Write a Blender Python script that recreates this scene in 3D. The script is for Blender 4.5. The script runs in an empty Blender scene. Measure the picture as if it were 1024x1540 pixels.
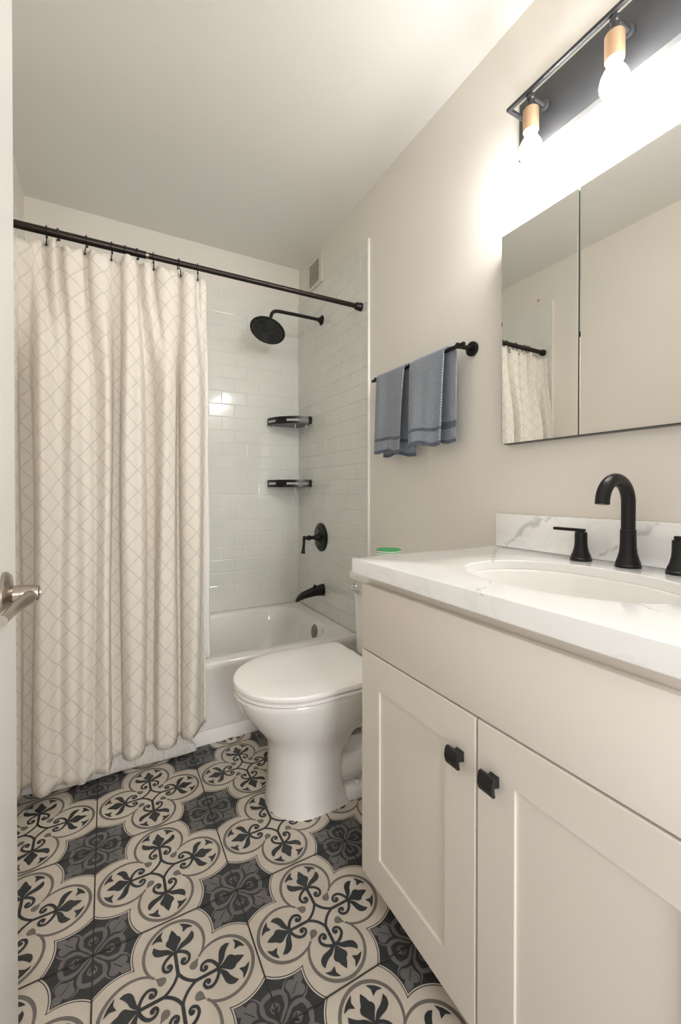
import bpy, bmesh, math, random
from mathutils import Vector, Matrix
from math import sin, cos, tan, pi, radians, sqrt, atan2, hypot
random.seed(7)
scene = bpy.context.scene
col = scene.collection

# ------------------------------------------------------------------ camera
F_PX, YAW, PITCH = 639.64, 0.5034, 0.0082
CAM_Z = 1.105
cam_d = bpy.data.cameras.new('camera')
cam_d.sensor_fit = 'HORIZONTAL'; cam_d.sensor_width = 36.0
cam_d.lens = F_PX / 1024 * 36.0
cam_d.shift_y = -24.7 / 1024
cam_d.clip_start = 0.02
cam = bpy.data.objects.new('camera', cam_d); col.objects.link(cam)
cam.location = (0, 0, CAM_Z)
cam.rotation_euler = (pi / 2 - PITCH, 0, -YAW)
scene.camera = cam

# ------------------------------------------------------------------ light, exposure
scene.view_settings.view_transform = 'Standard'
scene.view_settings.look = 'None'
scene.view_settings.gamma = 1.0
scene.view_settings.use_curve_mapping = False
scene.view_settings.exposure = 0.97
scene.cycles.max_bounces = 12; scene.cycles.diffuse_bounces = 8; scene.cycles.glossy_bounces = 6
scene.cycles.sample_clamp_indirect = 6.0
world = bpy.data.worlds.new('ambient_fill'); scene.world = world; world.use_nodes = True  # even ambient fill through the doorway, added to brighten the room
bg = world.node_tree.nodes['Background']
bg.inputs[0].default_value = (1.0, 0.98, 0.955, 1); bg.inputs[1].default_value = 0.62
BULB_STRENGTH = 80.0
FILL_W = 29.0
hl = bpy.data.lights.new('fill_area_light', 'AREA'); hl.shape = 'RECTANGLE'; hl.size = 1.0; hl.size_y = 1.0  # unseen fill light added behind the camera, no real fixture
hl.energy = FILL_W; hl.color = (1.0, 0.99, 0.98)
hlo = bpy.data.objects.new('fill_area_light', hl); col.objects.link(hlo)
hlo.location = (0.2, -2.5, 1.5); hlo.rotation_euler = (radians(92), 0, 0)

# ------------------------------------------------------------------ materials
def mat(name, color=(0.8, 0.8, 0.8), rough=0.5, metal=0.0, spec=0.5, coat=0.0, bump=0.0, bscale=200.0, noise=0.0, nscale=8.0, emis=None, estr=0.0, trans=0.0, alpha=1.0):
    m = bpy.data.materials.new(name); m.use_nodes = True
    nt = m.node_tree; b = nt.nodes['Principled BSDF']
    b.inputs['Base Color'].default_value = (*color, 1)
    b.inputs['Roughness'].default_value = rough; b.inputs['Metallic'].default_value = metal
    b.inputs['Specular IOR Level'].default_value = spec; b.inputs['Coat Weight'].default_value = coat
    b.inputs['Coat Roughness'].default_value = 0.08
    b.inputs['Transmission Weight'].default_value = trans; b.inputs['Alpha'].default_value = alpha
    if emis: b.inputs['Emission Color'].default_value = (*emis, 1); b.inputs['Emission Strength'].default_value = estr
    tc = nt.nodes.new('ShaderNodeTexCoord')
    if noise > 0:
        n = nt.nodes.new('ShaderNodeTexNoise'); n.inputs['Scale'].default_value = nscale; n.inputs['Detail'].default_value = 4
        nt.links.new(tc.outputs['Object'], n.inputs['Vector'])
        mr = nt.nodes.new('ShaderNodeMapRange'); mr.inputs[1].default_value = 0.3; mr.inputs[2].default_value = 0.7
        mr.inputs[3].default_value = 1 - noise; mr.inputs[4].default_value = 1 + noise * 0.3
        nt.links.new(n.outputs['Fac'], mr.inputs[0])
        mx = nt.nodes.new('ShaderNodeMix'); mx.data_type = 'RGBA'; mx.blend_type = 'MULTIPLY'; mx.inputs[0].default_value = 1
        mx.inputs[6].default_value = (*color, 1); nt.links.new(mr.outputs[0], mx.inputs[7])
        nt.links.new(mx.outputs[2], b.inputs['Base Color'])
    if bump > 0:
        n2 = nt.nodes.new('ShaderNodeTexNoise'); n2.inputs['Scale'].default_value = bscale; n2.inputs['Detail'].default_value = 3
        nt.links.new(tc.outputs['Object'], n2.inputs['Vector'])
        bp = nt.nodes.new('ShaderNodeBump'); bp.inputs['Strength'].default_value = bump; bp.inputs['Distance'].default_value = 0.002
        nt.links.new(n2.outputs['Fac'], bp.inputs['Height']); nt.links.new(bp.outputs[0], b.inputs['Normal'])
    return m

M = {}
M['wall'] = mat('wall_paint', (0.815, 0.775, 0.715), 0.6, bump=0.08, bscale=350)
M['ceil'] = mat('ceiling_paint', (0.83, 0.82, 0.79), 0.8, bump=0.06, bscale=300)
M['trim'] = mat('white_trim', (0.86, 0.85, 0.82), 0.4)
M['door'] = mat('door_paint', (0.90, 0.89, 0.875), 0.4, bump=0.03, bscale=120)
M['tile'] = mat('pale_green_glass_tile', (0.785, 0.79, 0.74), 0.10, spec=0.5, coat=0.3, noise=0.04, nscale=6)
M['grout'] = mat('white_grout', (0.84, 0.83, 0.79), 0.8)
M['tub'] = mat('white_enamel', (0.87, 0.85, 0.82), 0.12, coat=0.4)
M['china'] = mat('white_china', (0.84, 0.82, 0.79), 0.08, coat=0.5)
M['seat'] = mat('white_seat_plastic', (0.91, 0.89, 0.87), 0.15, coat=0.3)
M['cab'] = mat('vanity_paint', (0.755, 0.70, 0.635), 0.42, bump=0.02, bscale=90)
M['black'] = mat('matte_black_metal', (0.008, 0.0075, 0.0075), 0.36, metal=0.2, spec=0.4)
M['bronze'] = mat('dark_bronze_metal', (0.028, 0.021, 0.018), 0.32, metal=0.6)
M['blackpl'] = mat('black_plastic', (0.012, 0.012, 0.012), 0.28)
M['plate'] = mat('black_fixture_enamel', (0.035, 0.036, 0.038), 0.38, metal=0.2)
M['copper'] = mat('copper_socket', (0.62, 0.42, 0.27), 0.38, metal=0.75)
M['chrome'] = mat('chrome', (0.75, 0.74, 0.73), 0.12, metal=1.0)
M['nickel'] = mat('satin_nickel', (0.42, 0.37, 0.32), 0.27, metal=1.0)
M['brass'] = mat('dull_nickel', (0.30, 0.25, 0.20), 0.35, metal=1.0)
M['mirror'] = mat('mirror_glass', (0.86, 0.865, 0.84), 0.0, metal=1.0)
M['medge'] = mat('mirror_edge', (0.16, 0.20, 0.18), 0.2)
M['cabdark'] = mat('mirror_cabinet_box', (0.10, 0.10, 0.095), 0.5)
M['bulb'] = mat('lit_frosted_bulb', (1, 1, 1), 0.4, emis=(1.0, 0.99, 0.975), estr=BULB_STRENGTH)
M['bulbneck'] = mat('bulb_collar', (0.85, 0.85, 0.85), 0.3)
M['liner'] = mat('white_liner', (0.86, 0.87, 0.85), 0.35)
M['green'] = mat('green_lid', (0.03, 0.36, 0.10), 0.4)
M['cup'] = mat('white_tub_plastic', (0.82, 0.86, 0.80), 0.4)
M['vent'] = mat('vent_enamel', (0.74, 0.70, 0.62), 0.4)
M['ventshade'] = mat('vent_shade_dark', (0.05, 0.045, 0.04), 0.8)
M['fluff'] = mat('white_bath_mat_pile', (0.80, 0.76, 0.71), 0.95, bump=1.0, bscale=260, noise=0.12, nscale=70)
M['anchor'] = mat('orange_plastic', (0.75, 0.36, 0.14), 0.5)
M['cream'] = mat('tile_cream', (0.60, 0.54, 0.465), 0.38, noise=0.10, nscale=16, bump=0.05, bscale=90)
M['slate'] = mat('tile_slate', (0.030, 0.035, 0.039), 0.40, noise=0.25, nscale=14, bump=0.05, bscale=90)
M['midgrey'] = mat('tile_grey', (0.155, 0.15, 0.145), 0.40, noise=0.18, nscale=20)
M['ring'] = mat('tile_taupe', (0.17, 0.155, 0.14), 0.40, noise=0.15, nscale=20)
M['fgrout'] = mat('dark_grout', (0.045, 0.036, 0.030), 0.8)

def curtain_mat():
    m = bpy.data.materials.new('cream_lattice_cloth'); m.use_nodes = True
    nt = m.node_tree; N = nt.nodes; L = nt.links; b = N['Principled BSDF']
    b.inputs['Roughness'].default_value = 0.85; b.inputs['Specular IOR Level'].default_value = 0.2
    uv = N.new('ShaderNodeUVMap'); uv.uv_map = 'UVMap'
    sp = N.new('ShaderNodeSeparateXYZ'); L.new(uv.outputs[0], sp.inputs[0])
    nz = N.new('ShaderNodeTexNoise'); nz.inputs['Scale'].default_value = 160; L.new(uv.outputs[0], nz.inputs['Vector'])
    def math_(op, a, bb=None, v=None):
        n = N.new('ShaderNodeMath'); n.operation = op
        for i, x in enumerate((a, bb)):
            if x is None: continue
            if isinstance(x, (int, float)): n.inputs[i].default_value = x
            else: L.new(x, n.inputs[i])
        return n.outputs[0]
    us = math_('MULTIPLY', sp.outputs[0], 1 / 0.078); vs = math_('MULTIPLY', sp.outputs[1], 1 / 0.082)
    wob = math_('MULTIPLY', math_('SUBTRACT', nz.outputs['Fac'], 0.5), 0.05)
    def line(x):
        fr = math_('ABSOLUTE', math_('SUBTRACT', math_('FRACT', math_('ADD', x, wob)), 0.5))
        n = N.new('ShaderNodeMapRange'); n.inputs[1].default_value = 0.03; n.inputs[2].default_value = 0.052
        n.inputs[3].default_value = 1; n.inputs[4].default_value = 0; L.new(fr, n.inputs[0]); return n.outputs[0]
    ln = math_('MAXIMUM', line(math_('ADD', us, vs)), line(math_('SUBTRACT', us, vs)))
    mx = N.new('ShaderNodeMix'); mx.data_type = 'RGBA'
    mx.inputs[6].default_value = (0.85, 0.80, 0.725, 1); mx.inputs[7].default_value = (0.675, 0.64, 0.58, 1)
    L.new(math_('MULTIPLY', ln, 0.8), mx.inputs[0]); L.new(mx.outputs[2], b.inputs['Base Color'])
    n2 = N.new('ShaderNodeTexNoise'); n2.inputs['Scale'].default_value = 420; L.new(uv.outputs[0], n2.inputs['Vector'])
    h = math_('SUBTRACT', math_('MULTIPLY', n2.outputs['Fac'], 0.5), math_('MULTIPLY', ln, 0.5))
    bp = N.new('ShaderNodeBump'); bp.inputs['Strength'].default_value = 0.35; bp.inputs['Distance'].default_value = 0.002
    L.new(h, bp.inputs['Height']); L.new(bp.outputs[0], b.inputs['Normal'])
    tr = N.new('ShaderNodeBsdfTranslucent'); L.new(mx.outputs[2], tr.inputs[0])
    ms = N.new('ShaderNodeMixShader'); ms.inputs[0].default_value = 0.18
    L.new(b.outputs[0], ms.inputs[1]); L.new(tr.outputs[0], ms.inputs[2])
    L.new(ms.outputs[0], N['Material Output'].inputs[0])
    return m
M['curtain'] = curtain_mat()

VEINS = [((0.268, 0.375, 0.051), (0.268, 0.329, 0.092), 0.004), ((0.268, 0.329, 0.092), (0.268, 0.263, 0.132), 0.010), ((0.268, 0.263, 0.132), (0.268, 0.202, 0.145), 0.005), ((0.268, 0.075, 0.048), (0.268, 0.03, 0.088), 0.005), ((0.268, -0.008, 0.112), (0.268, -0.056, 0.145), 0.006), ((0.257, 0.403, 0.04), (-0.028, 0.173, 0.04), 0.004), ((-0.185, 0.037, 0.04), (-0.296, -0.038, 0.04), 0.003), ((-0.119, -0.196, 0.04), (-0.169, -0.274, 0.04), 0.003)]
def quartz_mat():
    m = bpy.data.materials.new('white_veined_quartz'); m.use_nodes = True
    nt = m.node_tree; N = nt.nodes; L = nt.links; b = N['Principled BSDF']
    b.inputs['Roughness'].default_value = 0.12; b.inputs['Coat Weight'].default_value = 0.2
    tc = N.new('ShaderNodeTexCoord')
    mp = N.new('ShaderNodeMapping'); mp.inputs['Rotation'].default_value = (0.4, 0.3, 0.9); mp.inputs['Location'].default_value = (0.37, 0.21, 0.1)
    L.new(tc.outputs['Object'], mp.inputs[0])
    nz = N.new('ShaderNodeTexNoise'); nz.inputs['Scale'].default_value = 3.2; nz.inputs['Detail'].default_value = 6; nz.inputs['Distortion'].default_value = 0.6
    L.new(mp.outputs[0], nz.inputs['Vector'])
    s = N.new('ShaderNodeMath'); s.operation = 'SUBTRACT'; s.inputs[1].default_value = 0.5; L.new(nz.outputs['Fac'], s.inputs[0])
    a = N.new('ShaderNodeMath'); a.operation = 'ABSOLUTE'; L.new(s.outputs[0], a.inputs[0])
    mr = N.new('ShaderNodeMapRange'); mr.inputs[1].default_value = 0.0; mr.inputs[2].default_value = 0.018; mr.inputs[3].default_value = 1; mr.inputs[4].default_value = 0
    L.new(a.outputs[0], mr.inputs[0])
    # a faint all-over web plus a few stronger veins that run along known lines of the slab
    faint = N.new('ShaderNodeMath'); faint.operation = 'MULTIPLY'; faint.inputs[1].default_value = 0.10; L.new(mr.outputs[0], faint.inputs[0])
    nv = N.new('ShaderNodeTexNoise'); nv.inputs['Scale'].default_value = 26; nv.inputs['Detail'].default_value = 5; L.new(tc.outputs['Object'], nv.inputs['Vector'])
    def vm(op, a, b_=None):
        n_ = N.new('ShaderNodeVectorMath'); n_.operation = op
        for k_, x_ in enumerate((a, b_)):
            if x_ is None: continue
            if isinstance(x_, tuple): n_.inputs[k_].default_value = x_
            else: L.new(x_, n_.inputs[k_])
        return n_
    off = vm('SCALE', vm('SUBTRACT', nv.outputs['Color'], (0.5, 0.5, 0.5)).outputs[0]); off.inputs['Scale'].default_value = 0.045
    Pn = vm('ADD', tc.outputs['Object'], off.outputs[0]).outputs[0]
    acc = faint.outputs[0]
    for A_, B_, w_ in VEINS:
        A_, B_ = Vector(A_), Vector(B_); D_ = B_ - A_
        pa = vm('SUBTRACT', Pn, tuple(A_)).outputs[0]
        dt = vm('DOT_PRODUCT', pa, tuple(D_ / D_.length_squared)).outputs['Value']
        cl = N.new('ShaderNodeClamp'); L.new(dt, cl.inputs[0])
        sc = vm('SCALE', tuple(D_)); L.new(cl.outputs[0], sc.inputs['Scale'])
        ds = vm('DISTANCE', pa, sc.outputs[0]).outputs['Value']
        mr2 = N.new('ShaderNodeMapRange'); mr2.inputs[1].default_value = w_ * .3; mr2.inputs[2].default_value = w_ * 1.6; mr2.inputs[3].default_value = .62; mr2.inputs[4].default_value = 0; L.new(ds, mr2.inputs[0])
        mxm = N.new('ShaderNodeMath'); mxm.operation = 'MAXIMUM'; L.new(acc, mxm.inputs[0]); L.new(mr2.outputs[0], mxm.inputs[1]); acc = mxm.outputs[0]
    mx = N.new('ShaderNodeMix'); mx.data_type = 'RGBA'
    mx.inputs[6].default_value = (0.90, 0.895, 0.885, 1); mx.inputs[7].default_value = (0.46, 0.45, 0.44, 1)
    L.new(acc, mx.inputs[0]); L.new(mx.outputs[2], b.inputs['Base Color'])
    return m
M['quartz'] = quartz_mat()

def towel_mat(name, c1, c2):
    m = bpy.data.materials.new(name); m.use_nodes = True
    nt = m.node_tree; N = nt.nodes; L = nt.links; b = N['Principled BSDF']
    b.inputs['Roughness'].default_value = 0.95; b.inputs['Specular IOR Level'].default_value = 0.1
    b.inputs['Sheen Weight'].default_value = 0.25
    uv = N.new('ShaderNodeUVMap'); uv.uv_map = 'UVMap'
    w = N.new('ShaderNodeTexWave'); w.wave_type = 'BANDS'; w.bands_direction = 'DIAGONAL'; w.inputs['Scale'].default_value = 60; w.inputs['Distortion'].default_value = 2.0; w.inputs['Detail Scale'].default_value = 4
    L.new(uv.outputs[0], w.inputs['Vector'])
    n = N.new('ShaderNodeTexNoise'); n.inputs['Scale'].default_value = 150; n.inputs['Detail'].default_value = 3; L.new(uv.outputs[0], n.inputs['Vector'])
    ad = N.new('ShaderNodeMath'); ad.operation = 'MULTIPLY_ADD'; ad.inputs[1].default_value = 0.5
    L.new(w.outputs['Fac'], ad.inputs[0])
    h = N.new('ShaderNodeMath'); h.operation = 'MULTIPLY'; h.inputs[1].default_value = 0.5; L.new(n.outputs['Fac'], h.inputs[0]); L.new(h.outputs[0], ad.inputs[2])
    mx = N.new('ShaderNodeMix'); mx.data_type = 'RGBA'; mx.inputs[6].default_value = (*c1, 1); mx.inputs[7].default_value = (*c2, 1)
    L.new(ad.outputs[0], mx.inputs[0]); L.new(mx.outputs[2], b.inputs['Base Color'])
    bp = N.new('ShaderNodeBump'); bp.inputs['Strength'].default_value = 0.6; bp.inputs['Distance'].default_value = 0.002
    L.new(ad.outputs[0], bp.inputs['Height']); L.new(bp.outputs[0], b.inputs['Normal'])
    return m
M['towel'] = towel_mat('blue_grey_woven_cotton', (0.085, 0.11, 0.155), (0.45, 0.485, 0.54))
M['band'] = towel_mat('navy_towel_band', (0.06, 0.08, 0.115), (0.16, 0.19, 0.24))

# ------------------------------------------------------------------ mesh helpers
class MB:
    def __init__(self): self.bm = bmesh.new()
    def ring(self, pts): return [self.bm.verts.new(p) for p in pts]
    def face(self, vs, mi=0):
        try: f = self.bm.faces.new(vs)
        except ValueError: return None
        f.material_index = mi; return f
    def loft(self, rings, closed=True, cap0=True, cap1=True, mi=0):
        rs = [self.ring(r) for r in rings]; n = len(rs[0])
        for a, b in zip(rs[:-1], rs[1:]):
            for i in range(n if closed else n - 1):
                j = (i + 1) % n; self.face((a[i], a[j], b[j], b[i]), mi)
        if cap0: self.face(list(reversed(rs[0])), mi)
        if cap1: self.face(rs[-1], mi)
        return rs
    def box(self, x0, x1, y0, y1, z0, z1, bev=0.0, seg=2, mi=0):
        r = bmesh.ops.create_cube(self.bm, size=1.0); vs = r['verts']
        for v in vs: v.co = Vector(((x0 + x1) / 2 + v.co.x * (x1 - x0), (y0 + y1) / 2 + v.co.y * (y1 - y0), (z0 + z1) / 2 + v.co.z * (z1 - z0)))
        fs = set(f for v in vs for f in v.link_faces)
        for f in fs: f.material_index = mi
        if bev > 0:
            es = list(set(e for v in vs for e in v.link_edges))
            r = bmesh.ops.bevel(self.bm, geom=es, offset=bev, segments=seg, profile=0.5, affect='EDGES')
            for f in r['faces']: f.material_index = mi
    def tube(self, path, rad, n=14, cap=True, mi=0):
        path = [Vector(p) for p in path]
        if not isinstance(rad, (list, tuple)): rad = [rad] * len(path)
        rings = []; prev = None
        for i, p in enumerate(path):
            t = (path[min(i + 1, len(path) - 1)] - path[max(i - 1, 0)]).normalized()
            if prev is None:
                a = Vector((0, 0, 1)) if abs(t.z) < 0.9 else Vector((1, 0, 0))
                u = t.cross(a).normalized()
            else:
                u = (prev - t * prev.dot(t)).normalized()
            prev = u; w = t.cross(u)
            rings.append([p + (u * cos(2 * pi * k / n) + w * sin(2 * pi * k / n)) * rad[i] for k in range(n)])
        self.loft(rings, True, cap, cap, mi)
    def lathe(self, base, axis, prof, n=28, cap=True, mi=0, ey=1.0):
        base = Vector(base); t = Vector(axis).normalized()
        a = Vector((0, 0, 1)) if abs(t.z) < 0.9 else Vector((1, 0, 0))
        u = t.cross(a).normalized(); w = t.cross(u)
        self.loft([[base + t * h + (u * cos(2 * pi * k / n) + w * sin(2 * pi * k / n) * ey) * r for k in range(n)] for h, r in prof], True, cap, cap, mi)
    def sphere(self, c, r, seg=14, mi=0, scale=(1, 1, 1)):
        rr = bmesh.ops.create_uvsphere(self.bm, u_segments=seg, v_segments=max(6, seg // 2), radius=1)
        for v in rr['verts']: v.co = Vector((c[0] + v.co.x * r * scale[0], c[1] + v.co.y * r * scale[1], c[2] + v.co.z * r * scale[2]))
        for f in set(f for v in rr['verts'] for f in v.link_faces): f.material_index = mi
    def build(self, name, mats, parent=None, loc=None, smooth=True, angle=38, recalc=True):
        bm = self.bm
        if recalc: bmesh.ops.recalc_face_normals(bm, faces=bm.faces)
        org = Vector(loc) if loc is not None else (Vector((0, 0, 0)) if parent is None else world_loc(parent))
        for v in bm.verts: v.co -= org
        if smooth:
            for f in bm.faces: f.smooth = True
            for e in bm.edges:
                if len(e.link_faces) == 2 and e.calc_face_angle(0) > radians(angle): e.smooth = False
        me = bpy.data.meshes.new(name); bm.to_mesh(me); bm.free()
        for m in (mats if isinstance(mats, (list, tuple)) else [mats]): me.materials.append(M[m])
        o = bpy.data.objects.new(name, me); col.objects.link(o)
        if parent is not None: o.parent = parent
        if loc is not None and parent is None: o.location = loc
        return o

def world_loc(o):
    v = Vector(o.location)
    while o.parent: o = o.parent; v = v + Vector(o.location)
    return v
def tag(o, label, cat, group=None):
    o['label'] = label; o['category'] = cat
    if group: o['group'] = group
    return o
def thing(name, label, cat, loc, group=None):
    o = bpy.data.objects.new(name, None); col.objects.link(o); o.location = loc; o.empty_display_size = 0.05
    return tag(o, label, cat, group)
def struct(o): o['kind'] = 'structure'; return o
def copy_tree(o, parent=None):
    c = o.copy(); col.objects.link(c)
    if parent is not None: c.parent = parent
    for ch in [x for x in bpy.data.objects if x.parent == o]: copy_tree(ch, c)
    return c
def smooth_path(pts, n=6, closed=False):
    out = []; N = len(pts)
    for i in range(N if closed else N - 1):
        g = (lambda k: pts[k % N]) if closed else (lambda k: pts[max(0, min(N - 1, k))])
        p0, p1, p2, p3 = g(i - 1), g(i), g(i + 1), g(i + 2)
        for k in range(n):
            t = k / n
            out.append(tuple(0.5 * (2 * b + (c - a) * t + (2 * a - 5 * b + 4 * c - d) * t * t + (3 * b - a - 3 * c + d) * t ** 3) for a, b, c, d in zip(p0, p1, p2, p3)))
    if not closed: out.append(tuple(pts[-1]))
    return out
def rrect(x0, x1, y0, y1, r, k=8, m=6):
    pts = []
    cs = [((x1 - r, y0 + r), -pi / 2), ((x1 - r, y1 - r), 0), ((x0 + r, y1 - r), pi / 2), ((x0 + r, y0 + r), pi)]
    for ci, ((cx, cy), a0) in enumerate(cs):
        arc = [(cx + r * cos(a0 + pi / 2 * i / k), cy + r * sin(a0 + pi / 2 * i / k)) for i in range(k + 1)]
        pts += arc
        (nx, ny), na = cs[(ci + 1) % 4]
        nxt = (nx + r * cos(na), ny + r * sin(na))
        for i in range(1, m): pts.append((arc[-1][0] + (nxt[0] - arc[-1][0]) * i / m, arc[-1][1] + (nxt[1] - arc[-1][1]) * i / m))
    return pts

# ------------------------------------------------------------------ room dimensions (metres)
XL, XR, YB, YF, ZC = -0.362, 1.162, 2.698, 0.03, 2.622
TUB_Y, RIM = 1.905, 0.355
TILE_TOP, TILE_Y = 2.375, 1.812
T = 0.1

def wall(name, *b):
    m = MB(); m.box(*b); return struct(m.build(name, 'wall', smooth=False))
w_back = wall('wall_back', XL - T, XR + T, YB, YB + T, 0, ZC)
w_right = wall('wall_right', XR, XR + T, YF - 0.1, YB, 0, ZC)
w_left = wall('wall_left', XL - T, XL, YF - 0.1, YB, 0, ZC)
m = MB(); m.box(XL, -0.13, YF - 0.1, YF, 0, ZC); m.box(0.68, XR, YF - 0.1, YF, 0, ZC); m.box(-0.13, 0.68, YF - 0.1, YF, 2.08, ZC)
struct(m.build('wall_front', 'wall', smooth=False))
m = MB(); m.box(XL - T, XR + T, YF - 0.1, YB + T, ZC, ZC + T); struct(m.build('ceiling', 'ceil', smooth=False))

# ------------------------------------------------------------------ patterned cement-look floor
S = 0.34447
GX, GY = -0.0322, 1.5086           # one crossing of the grout grid
fb = MB()
LAY = 0.00012
FM = ['slate', 'cream', 'midgrey', 'ring', 'fgrout']
def fpoly(pts, layer, mi, c, ang=0.0, mirror=False):
    vs = []
    for a, b in pts:
        if mirror: b = -b
        x, y = a * cos(ang) - b * sin(ang), a * sin(ang) + b * cos(ang)
        vs.append((c[0] + x * S, c[1] + y * S))
    area = sum(p[0] * q[1] - q[0] * p[1] for p, q in zip(vs, vs[1:] + vs[:1]))
    if area < 0: vs.reverse()
    fb.face([fb.bm.verts.new((x, y, (layer + (0.24 * (round(ang / (pi / 4)) % 8) / 2 + 0.12 * mirror) * 0.9) * LAY)) for x, y in vs], mi)
def ribbon(path, width, layer, mi, c, ang=0.0, mirror=False):
    n = len(path); L_, R_ = [], []
    for i, (x, y) in enumerate(path):
        w = (width(i / (n - 1)) if callable(width) else width) / 2
        ax, ay = path[max(0, i - 1)]; bx, by = path[min(n - 1, i + 1)]
        d = hypot(bx - ax, by - ay) or 1e-6
        nx, ny = -(by - ay) / d * w, (bx - ax) / d * w
        L_.append((x + nx, y + ny)); R_.append((x - nx, y - ny))
    for i in range(n - 1): fpoly([L_[i], L_[i + 1], R_[i + 1], R_[i]], layer, mi, c, ang, mirror)
def circ(cx, cy, r, a0=0, a1=2 * pi, n=24, end=False):
    return [(cx + r * cos(a0 + (a1 - a0) * i / n), cy + r * sin(a0 + (a1 - a0) * i / n)) for i in range(n + (1 if end else 0))]
def quatrefoil(R):
    d = 0.318; E_ = 0.4998; pts = []
    h = (d + sqrt(max(0, 2 * R * R - d * d))) / 2      # notch on the diagonal
    a1 = atan2(h, h - d); ae = math.acos((E_ - d) / R)  # the lobe is cut off by the tile edge
    for q in range(4):
        an = q * pi / 2
        for x, y in circ(d, 0, R, -a1, -ae, 14, True) + circ(d, 0, R, ae, a1, 14, True)[:-1]:
            pts.append((x * cos(an) - y * sin(an), x * sin(an) + y * cos(an)))
    return pts
PETAL = smooth_path([(0.245, 0.0), (0.262, 0.012), (0.288, 0.028), (0.312, 0.046), (0.330, 0.050), (0.346, 0.043), (0.358, 0.030), (0.384, 0.020), (0.418, 0.0)], 4)
PETAL = PETAL + [(a, -b) for a, b in reversed(PETAL[1:-1])]
SIDE = smooth_path([(0.236, 0.0), (0.262, 0.016), (0.290, 0.045), (0.305, 0.078), (0.325, 0.105), (0.348, 0.128)], 4) + smooth_path([(0.322, 0.139), (0.290, 0.131), (0.268, 0.104), (0.258, 0.066), (0.248, 0.030), (0.232, 0.008)], 4)
VOL = smooth_path([(0.246, 0.004), (0.236, 0.034), (0.214, 0.066), (0.184, 0.084), (0.152, 0.076), (0.140, 0.051), (0.154, 0.033), (0.174, 0.038), (0.176, 0.050)], 5)
FORK = [((1 - t) ** 2 * 0.100 + 2 * t * (1 - t) * 0.030 + t * t * 0.0, (1 - t) ** 2 * 0.0 + 2 * t * (1 - t) * 0.030 + t * t * 0.100) for t in [i / 10 for i in range(11)]]
def crown(phi):
    o = [(0.275 + 0.172 * cos(phi + d), 0.172 * sin(phi + d)) for d in (-0.32, -0.16, 0, 0.16, 0.32)]
    i = [(0.275 + 0.148 * cos(phi + 0.12), 0.148 * sin(phi + 0.12)), (0.275 + 0.112 * cos(phi), 0.112 * sin(phi)), (0.275 + 0.148 * cos(phi - 0.12), 0.148 * sin(phi - 0.12))]
    return o + i
RING = circ(0.275, 0, 0.197, radians(134), radians(-134), 44, True)
SEED = smooth_path([(0.150, 0.0), (0.128, 0.010), (0.102, 0.026), (0.078, 0.022), (0.068, 0.0)], 4)
SEED = [(a + 0.046, b) for a, b in SEED]; SEED = SEED + [(a, -b) for a, b in reversed(SEED[1:-1])]
def cement_tile(c):
    fpoly(quatrefoil(0.2745), 1, 1, c)
    fpoly(quatrefoil(0.2660), 3, 0, c)
    fpoly(quatrefoil(0.2600), 4, 1, c)
    for q in range(4):
        an = q * pi / 2
        ribbon(RING, lambda t: 0.011 + 0.013 * sin(pi * t) ** 0.5, 5, 3, c, an)
        fpoly(SEED, 6, 3, c, an + pi / 4)
        ribbon([(0.078, 0), (0.15, 0), (0.25, 0)], 0.023, 7, 0, c, an)
        ribbon(FORK, 0.020, 8, 0, c, an)
        fpoly(PETAL, 9, 0, c, an)
        for mi_ in (False, True):
            fpoly(SIDE, 10, 0, c, an, mi_)
            ribbon(VOL, lambda t: 0.023 - 0.007 * t, 11, 0, c, an, mi_)
            fpoly(circ(0.169, 0.049, 0.014, n=12), 12, 0, c, an, mi_)
            fpoly(crown(radians(37)), 13, 0, c, an, mi_)
HEART = smooth_path([(0.012, 0.0), (0.050, 0.030), (0.090, 0.066), (0.135, 0.078), (0.175, 0.058), (0.192, 0.0)], 5)
DROP = smooth_path([(0.030, 0.0), (0.07, 0.024), (0.11, 0.040), (0.143, 0.030), (0.155, 0.0)], 4)
LILY = smooth_path([(0.150, 0.0), (0.175, 0.022), (0.195, 0.060), (0.225, 0.066), (0.248, 0.048), (0.252, 0.028), (0.278, 0.030), (0.296, 0.014), (0.318, 0.0)], 4)
def medallion(c):
    for q in range(4):
        an = q * pi / 2
        for mi_ in (False, True):
            ribbon(HEART, lambda t: 0.012 + 0.020 * t, 1, 2, c, an, mi_)
            ribbon(smooth_path([(0.118, 0.0), (0.122, 0.022), (0.100, 0.026), (0.082, 0.012)], 5), 0.008, 3, 2, c, an, mi_)
            ribbon(smooth_path([(0.120, 0.018), (0.16, 0.060), (0.205, 0.078), (0.250, 0.072)], 5), lambda t: 0.022 * (1 - t) + 0.003, 2, 2, c, an + pi / 4, mi_)
        fpoly(circ(0.122, 0, 0.019, n=14), 4, 2, c, an)
        fpoly(LILY + [(a, -b) for a, b in reversed(LILY[1:-1])], 2, 2, c, an + pi / 4)
        ribbon([(0.175, 0), (0.25, 0)], 0.006, 5, 0, c, an + pi / 4)
I0, I1, J0, J1 = -2, 4, -5, 2
fb.face([fb.bm.verts.new(p) for p in ((GX + I0 * S, GY + J0 * S, 0), (GX + I1 * S, GY + J0 * S, 0), (GX + I1 * S, GY + (J1 + 0) * S, 0), (GX + I0 * S, GY + J1 * S, 0))], 0)
for i in range(I0, I1):
    for j in range(J0, J1):
        cement_tile((GX + (i + 0.5) * S, GY + (j + 0.5) * S))
for i in range(I0, I1 + 1):
    for j in range(J0, J1 + 1): medallion((GX + i * S, GY + j * S))
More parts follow.
